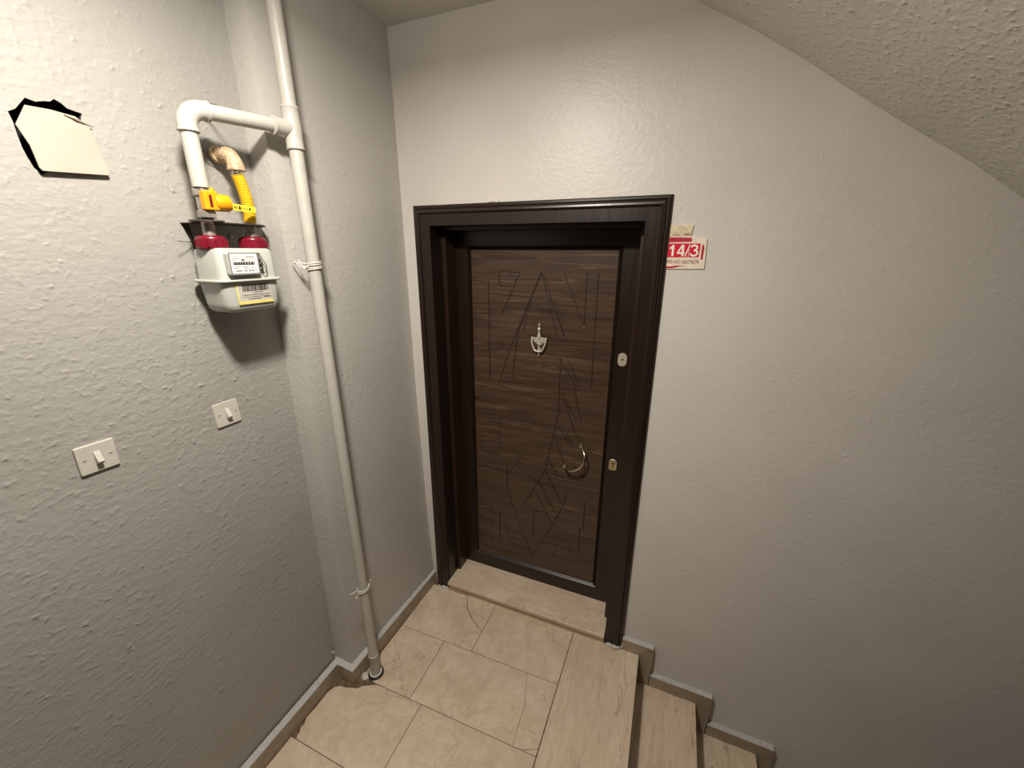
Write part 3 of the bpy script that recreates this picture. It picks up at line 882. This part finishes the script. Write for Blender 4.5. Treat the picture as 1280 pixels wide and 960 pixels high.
bm = bmesh.new(); tube(bm, [c0 + hd * .03, ecorner - hd * .045], HR, 24); new_obj('branch_tube', bm, M['pipe'], gp, smooth=True)
bm = bmesh.new()
down = Vector((0, 0, -1))
arc = [ecorner - hd * .052]
for k in range(9):
    t = k / 8 * math.pi / 2
    arc.append(ecorner + (-hd) * .040 * (1 - math.sin(t)) + down * .040 * (1 - math.cos(t)))
arc.append(ecorner + down * .052)
tube(bm, arc, HR + .0035, 24)
for p, d in ((ecorner - hd * .050, -hd), (ecorner + down * .050, down)):
    lathe(bm, p, d, [(-.004, HR + .003), (-.004, HR + .0055), (.003, HR + .0058), (.005, HR + .002)], 24)
new_obj('elbow_fitting', bm, M['pipe'], gp, smooth=True)
bm = bmesh.new(); tube(bm, [ecorner + down * .045, Vector((LP.x, LP.y, 2.088))], HR, 24); new_obj('drop_tube', bm, M['pipe'], gp, smooth=True)
# floor collar
fr = empty('pipe_floor_ring', (.077, -.578, 0), 'black and white ring around the white pipe where it enters the floor', 'ring')
def torus(bm, c, R0, r, squash=1.0, n=28, m=10, mi=0):
    c = Vector(c); rings = []
    for i in range(n):
        a = 2 * math.pi * i / n
        rings.append([bm.verts.new(c + Vector(((R0 + r * math.cos(b)) * math.cos(a), (R0 + r * math.cos(b)) * math.sin(a), r * squash * math.sin(b)))) for b in [2 * math.pi * k / m for k in range(m)]])
    for i in range(n):
        for k in range(m):
            bm.faces.new([rings[i][k], rings[(i + 1) % n][k], rings[(i + 1) % n][(k + 1) % m], rings[i][(k + 1) % m]])
bm = bmesh.new(); torus(bm, (.077, -.578, .006), .030, .0065, 1.0); new_obj('black_ring', bm, M['rubber'], fr, smooth=True)
bm = bmesh.new(); torus(bm, (.077, -.578, .013), .0255, .0035, .8); new_obj('white_ring', bm, M['wire'], fr, smooth=True)

# wire ties
def wire_tie(z, loops, tails, label):
    c = riser_at(z)
    t = empty('wire_tie', c, label, 'wire tie', 'wire ties around the gas pipe')
    for k, (dz, lean) in enumerate(loops):
        bm = bmesh.new()
        pts = []
        for i in range(27):
            a = math.radians(150) - 2 * math.pi * i / 26
            pts.append(c + Vector(((PR + .0032) * math.cos(a), (PR + .0032) * math.sin(a), dz + lean * math.sin(a + .6))))
        tube(bm, pts, .0022, 8, caps=False)
        new_obj('loop', bm, M['wire'], t, smooth=True)
    for tl in tails:
        bm = bmesh.new()
        tube(bm, smooth_path([c + Vector(p) for p in tl], 5), .0020, 8)
        new_obj('tail', bm, M['wire'], t, smooth=True)
wire_tie(1.886, [(.006, .003), (0, .002), (-.008, .002), (-.013, .003)],
         [[(-.006, -.025, .004), (-.016, -.034, .006), (-.026, -.042, .004), (-.050, -.040, .006)], [(.004, -.026, -.004), (-.006, -.036, -.010), (-.016, -.040, .008), (-.026, -.036, .016)], [(-.008, -.028, -.006), (-.020, -.040, -.004), (-.030, -.046, .012)]],
         'upper wire tie around the white pipe, right of the gas meter')
wire_tie(.522, [(.0, .004), (-.006, .005), (-.011, .006)],
         [[(.002, -.026, -.008), (-.004, -.036, .0), (.004, -.040, .016), (.0, -.060, .020), (-.004, -.074, .026)], [(.0, -.027, -.010), (-.004, -.044, -.018), (.004, -.038, -.024)],
          [(.022, .010, -.004), (.026, .018, .012), (.024, .022, .032)]],
         'lower wire tie around the white pipe, above the floor')
# bent hook on the branch
bm = bmesh.new(); tube(bm, smooth_path([(XA + .002, -.770, 2.312), (-.03, -.772, 2.306), (.006, -.775, 2.298), (.010, -.768, 2.290)], 4), .0022, 8)
tag(new_obj('pipe_hook', bm, M['bracket'], smooth=True), 'small dark wire hook above the horizontal white pipe', 'hook')
bm = bmesh.new(); tube(bm, smooth_path([(-.112, YS + .002, .112), (-.112, YS - .012, .110), (-.108, YS - .020, .122), (-.104, YS - .020, .138)], 4), .0030, 8)
tag(new_obj('bent_nail', bm, M['wire'], smooth=True), 'white painted bent nail at the foot of the wall return', 'nail')

# ------------------------------------------------------------------ gas valve
MX = -.010
vx, vy = .004, -.861
gv = empty('gas_valve', (vx, vy, 2.0), 'gas valve with orange cover and yellow tag above the meter', 'valve')
bm = bmesh.new()
tube(bm, [(MX, -.855, 1.970), (MX, -.855, 2.006), (vx, vy, 2.020)], .0155, 20)
new_obj('nipple', bm, M['galv'], gv, smooth=True)
bm = bmesh.new()
lathe(bm, (vx, vy, 2.014), (0, 0, 1), [(0, .015), (0, .024), (.016, .024), (.018, .019), (.052, .019), (.054, .024), (.070, .024), (.076, .021), (.080, .016)], 6)
new_obj('valve_body', bm, M['galv'], gv, bevel=.001)
bm = bmesh.new()
box(bm, vx + .008, vx + .030, vy - .016, vy + .022, 2.032, 2.080)
new_obj('valve_cover', bm, M['orange'], gv, bevel=.004)
bm = bmesh.new(); box(bm, vx + .0295, vx + .0308, vy - .004, vy + .003, 2.040, 2.070); new_obj('cover_slot', bm, M['red'], gv)
bm = bmesh.new(); lathe(bm, (vx + .014, vy + .016, 2.054), (.18, 1, -.02), [(0, .021), (.006, .0225), (.034, .0215), (.038, .019), (.038, .004)], 24); new_obj('valve_knob', bm, M['orange'], gv, smooth=True)
bm = bmesh.new(); lathe(bm, (vx + .010, vy + .014, 2.070), (0, 0, 1), [(0, .0125), (.016, .0125), (.019, .009), (.019, .002)], 16); new_obj('cover_lug', bm, M['orange'], gv, smooth=True)
tgo = Vector((vx + .026, vy + .049, 2.046))
o = poly_plate('yellow_tag', [(a + .037, b) for a, b in rrect(.078, .017, .006, 4)], tgo, (0.0, 1, -.04), (0, .04, 1), .0026, M['tag'], gv, bevel=.0006)
for a, b, h in ((.012, .017, .006), (.019, .022, .008), (.024, .031, .009), (.033, .036, .005), (.038, .041, .004), (.043, .046, .004), (.048, .051, .004), (.054, .060, .007)):
    poly_plate('tag_print', [(a, -h / 2), (b, -h / 2), (b - .001, h / 2), (a + .001, h / 2)], tgo + Vector((.0027, 0, 0)), (0, 1, -.04), (0, .04, 1), .0003, M['ink'], gv)

# ------------------------------------------------------------------ meter bracket
br = empty('meter_bracket', (XA, -.75, 1.93), 'dark steel wall bracket behind the red meter unions', 'bracket')
poly_plate('back_plate', [(-.873, 2.002), (-.850, 1.928), (-.640, 1.928), (-.625, 2.004)], (XA + .0005, 0, 0), WU, WV, .003, M['bracket'], br)
bm = bmesh.new(); prism(bm, [(XA + .001, -.875, 2.002), (-.045, -.875, 2.002), (.028, -.830, 2.002), (.028, -.72, 2.002), (-.035, -.660, 2.002), (XA + .001, -.632, 2.002)], (0, 0, .0022)); new_obj('shelf', bm, M['bracket'], br)
bm = bmesh.new(); lathe(bm, (MX, -.855, 2.0045), (0, 0, 1), [(0, .041), (.004, .041), (.004, .017)], 28); new_obj('washer', bm, M['bracket'], br, smooth=True)
bm = bmesh.new(); lathe(bm, (XA + .003, -.742, 1.972), (1, 0, 0), [(0, .008), (.004, .008), (.006, .004)], 12); new_obj('bolt_head', bm, M['galv'], br, smooth=True)
bm = bmesh.new(); tube(bm, [(-.085, -.858, 1.953), (-.07, -.885, 1.953), (-.055, -.915, 1.955)], .0010, 6); new_obj('seal_wire', bm, M['bracket'], br)

# ------------------------------------------------------------------ gas meter
gm = empty('gas_meter', (-.0125, -.795, 1.76), 'pale grey box-shaped gas meter with dial window and barcode label', 'gas meter')
def loft(bm, secs, n=6):
    rings = []
    for z, x0, x1, y0_, y1_, r in secs:
        rings.append([bm.verts.new(((x0 + x1) / 2 + a, (y0_ + y1_) / 2 + b, z)) for a, b in rrect(x1 - x0, y1_ - y0_, r, n)])
    for a, b in zip(rings, rings[1:]):
        for i in range(len(a)):
            bm.faces.new([a[i], a[(i + 1) % len(a)], b[(i + 1) % len(a)], b[i]])
    bm.faces.new(rings[0]); bm.faces.new(list(reversed(rings[-1])))
xb, xf, ya, yb_ = -.072, .043, -.882, -.706
bm = bmesh.new()
loft(bm, [(1.852, xb, xf + .001, ya, yb_, .020), (1.925, xb + .002, xf - .001, ya + .002, yb_ - .002, .020), (1.933, xb + .005, xf - .004, ya + .005, yb_ - .005, .018), (1.937, xb + .013, xf - .012, ya + .013, yb_ - .013, .012)])
new_obj('upper_housing', bm, M['meter'], gm, smooth=True)
bm = bmesh.new()
loft(bm, [(1.8455, xb - .008, xf + .009, ya - .009, yb_ + .008, .026), (1.8475, xb - .010, xf + .011, ya - .011, yb_ + .010, .027), (1.8505, xb - .010, xf + .011, ya - .011, yb_ + .010, .027), (1.8525, xb - .008, xf + .009, ya - .009, yb_ + .008, .026)])
new_obj('flange', bm, M['meter'], gm, smooth=True)
bm = bmesh.new()
loft(bm, [(1.758, xb + .030, xf - .024, ya + .030, yb_ - .030, .010), (1.761, xb + .016, xf - .011, ya + .016, yb_ - .016, .018), (1.770, xb + .007, xf - .004, ya + .007, yb_ - .007, .022), (1.785, xb + .004, xf - .002, ya + .004, yb_ - .005, .022), (1.846, xb, xf + .001, ya, yb_, .022)])
new_obj('lower_housing', bm, M['meter'], gm, smooth=True)
# dial window
wc = (-.8215, 1.8955)
o = poly_plate('dial_window', rrect(.090, .063, .007), (xf - .001, wc[0], wc[1]), WU, WV, .018, M['meter'], gm, bevel=.002)
fx = xf + .017
poly_plate('window_frame', rrect(.087, .060, .006), (fx, wc[0], wc[1]), WU, WV, .0010, M['meter_frame'], o)
poly_plate('dial_paper', rrect(.078, .052, .003), (fx + .0006, wc[0], wc[1]), WU, WV, .0008, M['paper'], o)
fx2 = fx + .0015
poly_plate('counter_strip', [(-.031, -.0030), (.031, -.0030), (.031, .0045), (-.031, .0045)], (fx2 - .0002, wc[0] - .002, wc[1]), WU, WV, .0006, M['black'], o)
for k, ch in enumerate('00628884'):
    text_mesh('counter_digit', ch, (fx2 + .0004, wc[0] - .0305 + k * .0077, wc[1] - .0015), WU, WV, .0046, M['white_ink'], o, .0003)
text_mesh('dial_lettering', 'MATEK', (fx2 - .0004, wc[0] - .027, wc[1] + .0175), WU, WV, .0046, M['ink'], o, .0003, .024)
for (a, b, z, h, m_) in ((.004, .030, .0185, .0022, 'ink_grey'), (-.036, -.012, .0140, .0014, 'ink_grey'), (.000, .032, .0140, .0014, 'ink_grey'), (-.034, -.024, .0085, .0018, 'ink_grey'), (.012, .026, .0095, .0010, 'ink_grey'),
                       (-.034, -.014, -.0085, .0016, 'ink_grey'), (-.034, -.020, -.0125, .0016, 'ink_grey'), (-.008, .008, -.0085, .0016, 'ink_grey'), (-.004, .012, -.0125, .0016, 'ink_grey'), (.018, .024, -.0105, .0024, 'ink_grey'), (.028, .031, -.0105, .0020, 'ink_grey'),
                       (-.030, -.012, -.0195, .0024, 'ink'), (-.006, .004, -.0195, .0022, 'ink'), (.009, .013, -.0190, .0036, 'ink'), (.014, .0155, -.0190, .0036, 'ink'), (.017, .022, -.0190, .0036, 'ink_grey'), (.0235, .026, -.0190, .0036, 'ink'), (.032, .0345, -.0190, .0036, 'ink')):
    poly_plate('dial_print', [(a, z - h / 2), (b, z - h / 2), (b, z + h / 2), (a, z + h / 2)], (fx2 - .0003, wc[0], wc[1]), WU, WV, .0004, M[m_], o)
poly_plate('dial_emblem', [(-.007, 0), (0, -.0035), (.007, 0), (0, .0045)], (fx2 - .0003, wc[0] - .004, wc[1] + .0095), WU, WV, .0004, M['ink_grey'], o)
# seal screws right of the window
for z, r in ((1.922, .003), (1.905, .005), (1.893, .006), (1.878, .0065)):
    bm = bmesh.new(); lathe(bm, (xf - .001, -.7665 + (.003 if r > .005 else 0), z), (1, 0, 0), [(0, r), (.006, r), (.009, r * .6), (.009, r * .2)], 12); new_obj('seal_screw', bm, M['bracket'], gm, smooth=True)
bm = bmesh.new(); tube(bm, smooth_path([(xf + .009, -.766, 1.922), (xf + .011, -.760, 1.905), (xf + .012, -.752, 1.888), (xf + .010, -.757, 1.868), (xf + .008, -.765, 1.872), (xf + .008, -.764, 1.880)], 4), .0013, 6); new_obj('seal_wire', bm, M['bracket'], gm, smooth=True)
# barcode label
lx = xf + .0002
o = poly_plate('barcode_label', [(-.848, 1.7830), (-.742, 1.7830), (-.741, 1.8430), (-.849, 1.8430)], (lx, 0, 0), WU, WV, .0008, M['label'], gm)
poly_plate('yellow_band', [(-.849, 1.7815), (-.741, 1.7815), (-.741, 1.7900), (-.845, 1.7900), (-.8450, 1.8430), (-.8495, 1.8430)], (lx + .0007, 0, 0), WU, WV, .0004, M['label_yellow'], o)
rnd = random.Random(11); y_ = -.832; bm = bmesh.new()
while y_ < -.748:
    wd_ = rnd.choice((.0012, .0018, .003))
    box(bm, lx + .0007, lx + .0012, y_, min(y_ + wd_, -.747), 1.8175, 1.8380)
    y_ += wd_ + rnd.choice((.0009, .0012, .002))
bo = new_obj('barcode', bm, M['ink'], o)
for a, b, z, h in ((-.800, -.770, 1.8135, .0022), (-.834, -.746, 1.8070, .0022), (-.832, -.752, 1.8010, .0016), (-.820, -.776, 1.7955, .0022), (-.770, -.744, 1.7985, .0026)):
    poly_plate('label_print', [(a, z - h / 2), (b, z - h / 2), (b, z + h / 2), (a, z + h / 2)], (lx + .0007, 0, 0), WU, WV, .0004, M['ink_grey'], o)
# red union nuts
for y__ in (-.855, -.733):
    bm = bmesh.new()
    lathe(bm, (MX, y__, 1.934), (0, 0, 1), [(0, .030), (0, .0355), (.003, .037), (.026, .037), (.032, .034), (.035, .028), (.037, .016)], 12)
    new_obj('red_union_nut', bm, M['red'], gm, bevel=.0015)
    bm = bmesh.new()
    for k in range(12):
        a = 2 * math.pi * (k + .5) / 12
        c = Vector((MX + .0362 * math.cos(a), y__ + .0362 * math.sin(a), 1.940))
        tube(bm, [c, c + Vector((0, 0, .018))], .0032, 6)
    new_obj('nut_ribs', bm, M['red'], gm, smooth=True)

# ------------------------------------------------------------------ yellow hose with wall elbow
gh = empty('gas_hose', (MX, -.733, 1.97), 'yellow corrugated gas hose from a speckled wall elbow down to the meter', 'hose')
bm = bmesh.new(); lathe(bm, (MX, -.733, 1.968), (0.02, .05, 1), [(0, .0165), (.012, .0165), (.014, .0135), (.050, .0135), (.052, .0125), (.056, .0125)], 20); new_obj('hose_nipple', bm, M['galv'], gh, smooth=True)
hp = smooth_path([(MX, -.731, 2.010), (MX + .002, -.7285, 2.035), (MX + .004, -.731, 2.075), (MX + .003, -.738, 2.115), (MX, -.743, 2.138)], 14)
L = [0]
for a, b in zip(hp, hp[1:]): L.append(L[-1] + (b - a).length)
fine = []; rad = []
N = 330
for k in range(N + 1):
    s_ = L[-1] * k / N
    i = max(j for j in range(len(L)) if L[j] <= s_ + 1e-9); i = min(i, len(hp) - 2)
    t = (s_ - L[i]) / max(1e-9, L[i + 1] - L[i])
    fine.append(hp[i].lerp(hp[i + 1], t)); rad.append(.0158 + .0012 * math.cos(2 * math.pi * s_ / .0040))
bm = bmesh.new(); tube(bm, fine, rad, 20); new_obj('corrugated_hose', bm, M['yellow'], gh, smooth=True)
bm = bmesh.new(); lathe(bm, (MX, -.743, 2.133), (0, 0, 1), [(0, .0150), (.002, .0162), (.014, .0162), (.018, .0150)], 20); new_obj('sealing_band', bm, M['nickel'], gh, smooth=True)
ez = 2.190; ey = -.742
bm = bmesh.new()
arc = [Vector((XA + .026, ey - .004, ez + .003))]
for k in range(9):
    t = k / 8 * math.pi / 2
    arc.append(Vector((MX - .034 * (1 - math.sin(t)), ey, ez - .034 * (1 - math.cos(t)))))
arc.append(Vector((MX, ey, ez - .036)))
rr = [.0185] + [.0212 + .001 * math.sin(k) for k in range(9)] + [.0200]
tube(bm, arc, rr, 20)
lathe(bm, (MX, ey, ez - .042), (0, 0, 1), [(0, .016), (0, .0225), (.003, .0235), (.008, .0225), (.010, .019)], 22)
lathe(bm, (XA + .022, ey - .004, ez + .003), (1, 0, -.02), [(0, .016), (0, .0225), (.010, .0235), (.014, .0225), (.016, .018)], 22)
new_obj('malleable_elbow', bm, M['elbow'], gh, smooth=True)
bm = bmesh.new(); lathe(bm, (XA - .004, ey - .004, ez + .004), (1, 0, 0), [(0, .015), (.028, .015), (.030, .012)], 20); new_obj('wall_nipple', bm, M['galv'], gh, smooth=True)
M['rosette'] = plain('pale_grey_rosette', (158, 158, 153), 0.5, 0.1, 0.08)
poly_plate('rosette_rim_disc', [(.0415 * math.cos(a), .0415 * math.sin(a)) for a in [2 * math.pi * k / 24 for k in range(24)]], (XA + .0003, ey + .0045, ez + .0065), WU, WV, .0012, M['hole'], gh)  # flat dark disc under the rosette, set slightly lower and sideways
ros = poly_plate('wall_rosette', [(.040 * math.cos(a), .040 * math.sin(a)) for a in [2 * math.pi * k / 32 for k in range(32)]], (XA + .0016, ey + .002, ez + .010), WU, WV, .007, M['rosette'], gh, bevel=.002)
ros['label'] = 'grey round wall plate behind the elbow'
# plaster patch on the return below the branch pipe

bm = bmesh.new()
box(bm, 1.268, 1.296, .0030, .0042, .045, .0475)
o = new_obj('chipped_gap', bm, M['hole'], sk)
blob('filler_lump', [(-.03, -.012), (-.012, -.022), (.004, -.012), (.012, .004), (.002, .018), (-.018, .022), (-.036, .008)], (.052, -.606, -.001), (1, 0, 0), (0, 1, 0), .006, M['mortar_light'], floor, 12)
blob('filler_lump', [(-.010, -.008), (.004, -.010), (.012, .0), (.004, .010), (-.008, .008)], (.020, -.660, -.001), (1, 0, 0), (0, 1, 0), .005, M['mortar'], floor, 13)
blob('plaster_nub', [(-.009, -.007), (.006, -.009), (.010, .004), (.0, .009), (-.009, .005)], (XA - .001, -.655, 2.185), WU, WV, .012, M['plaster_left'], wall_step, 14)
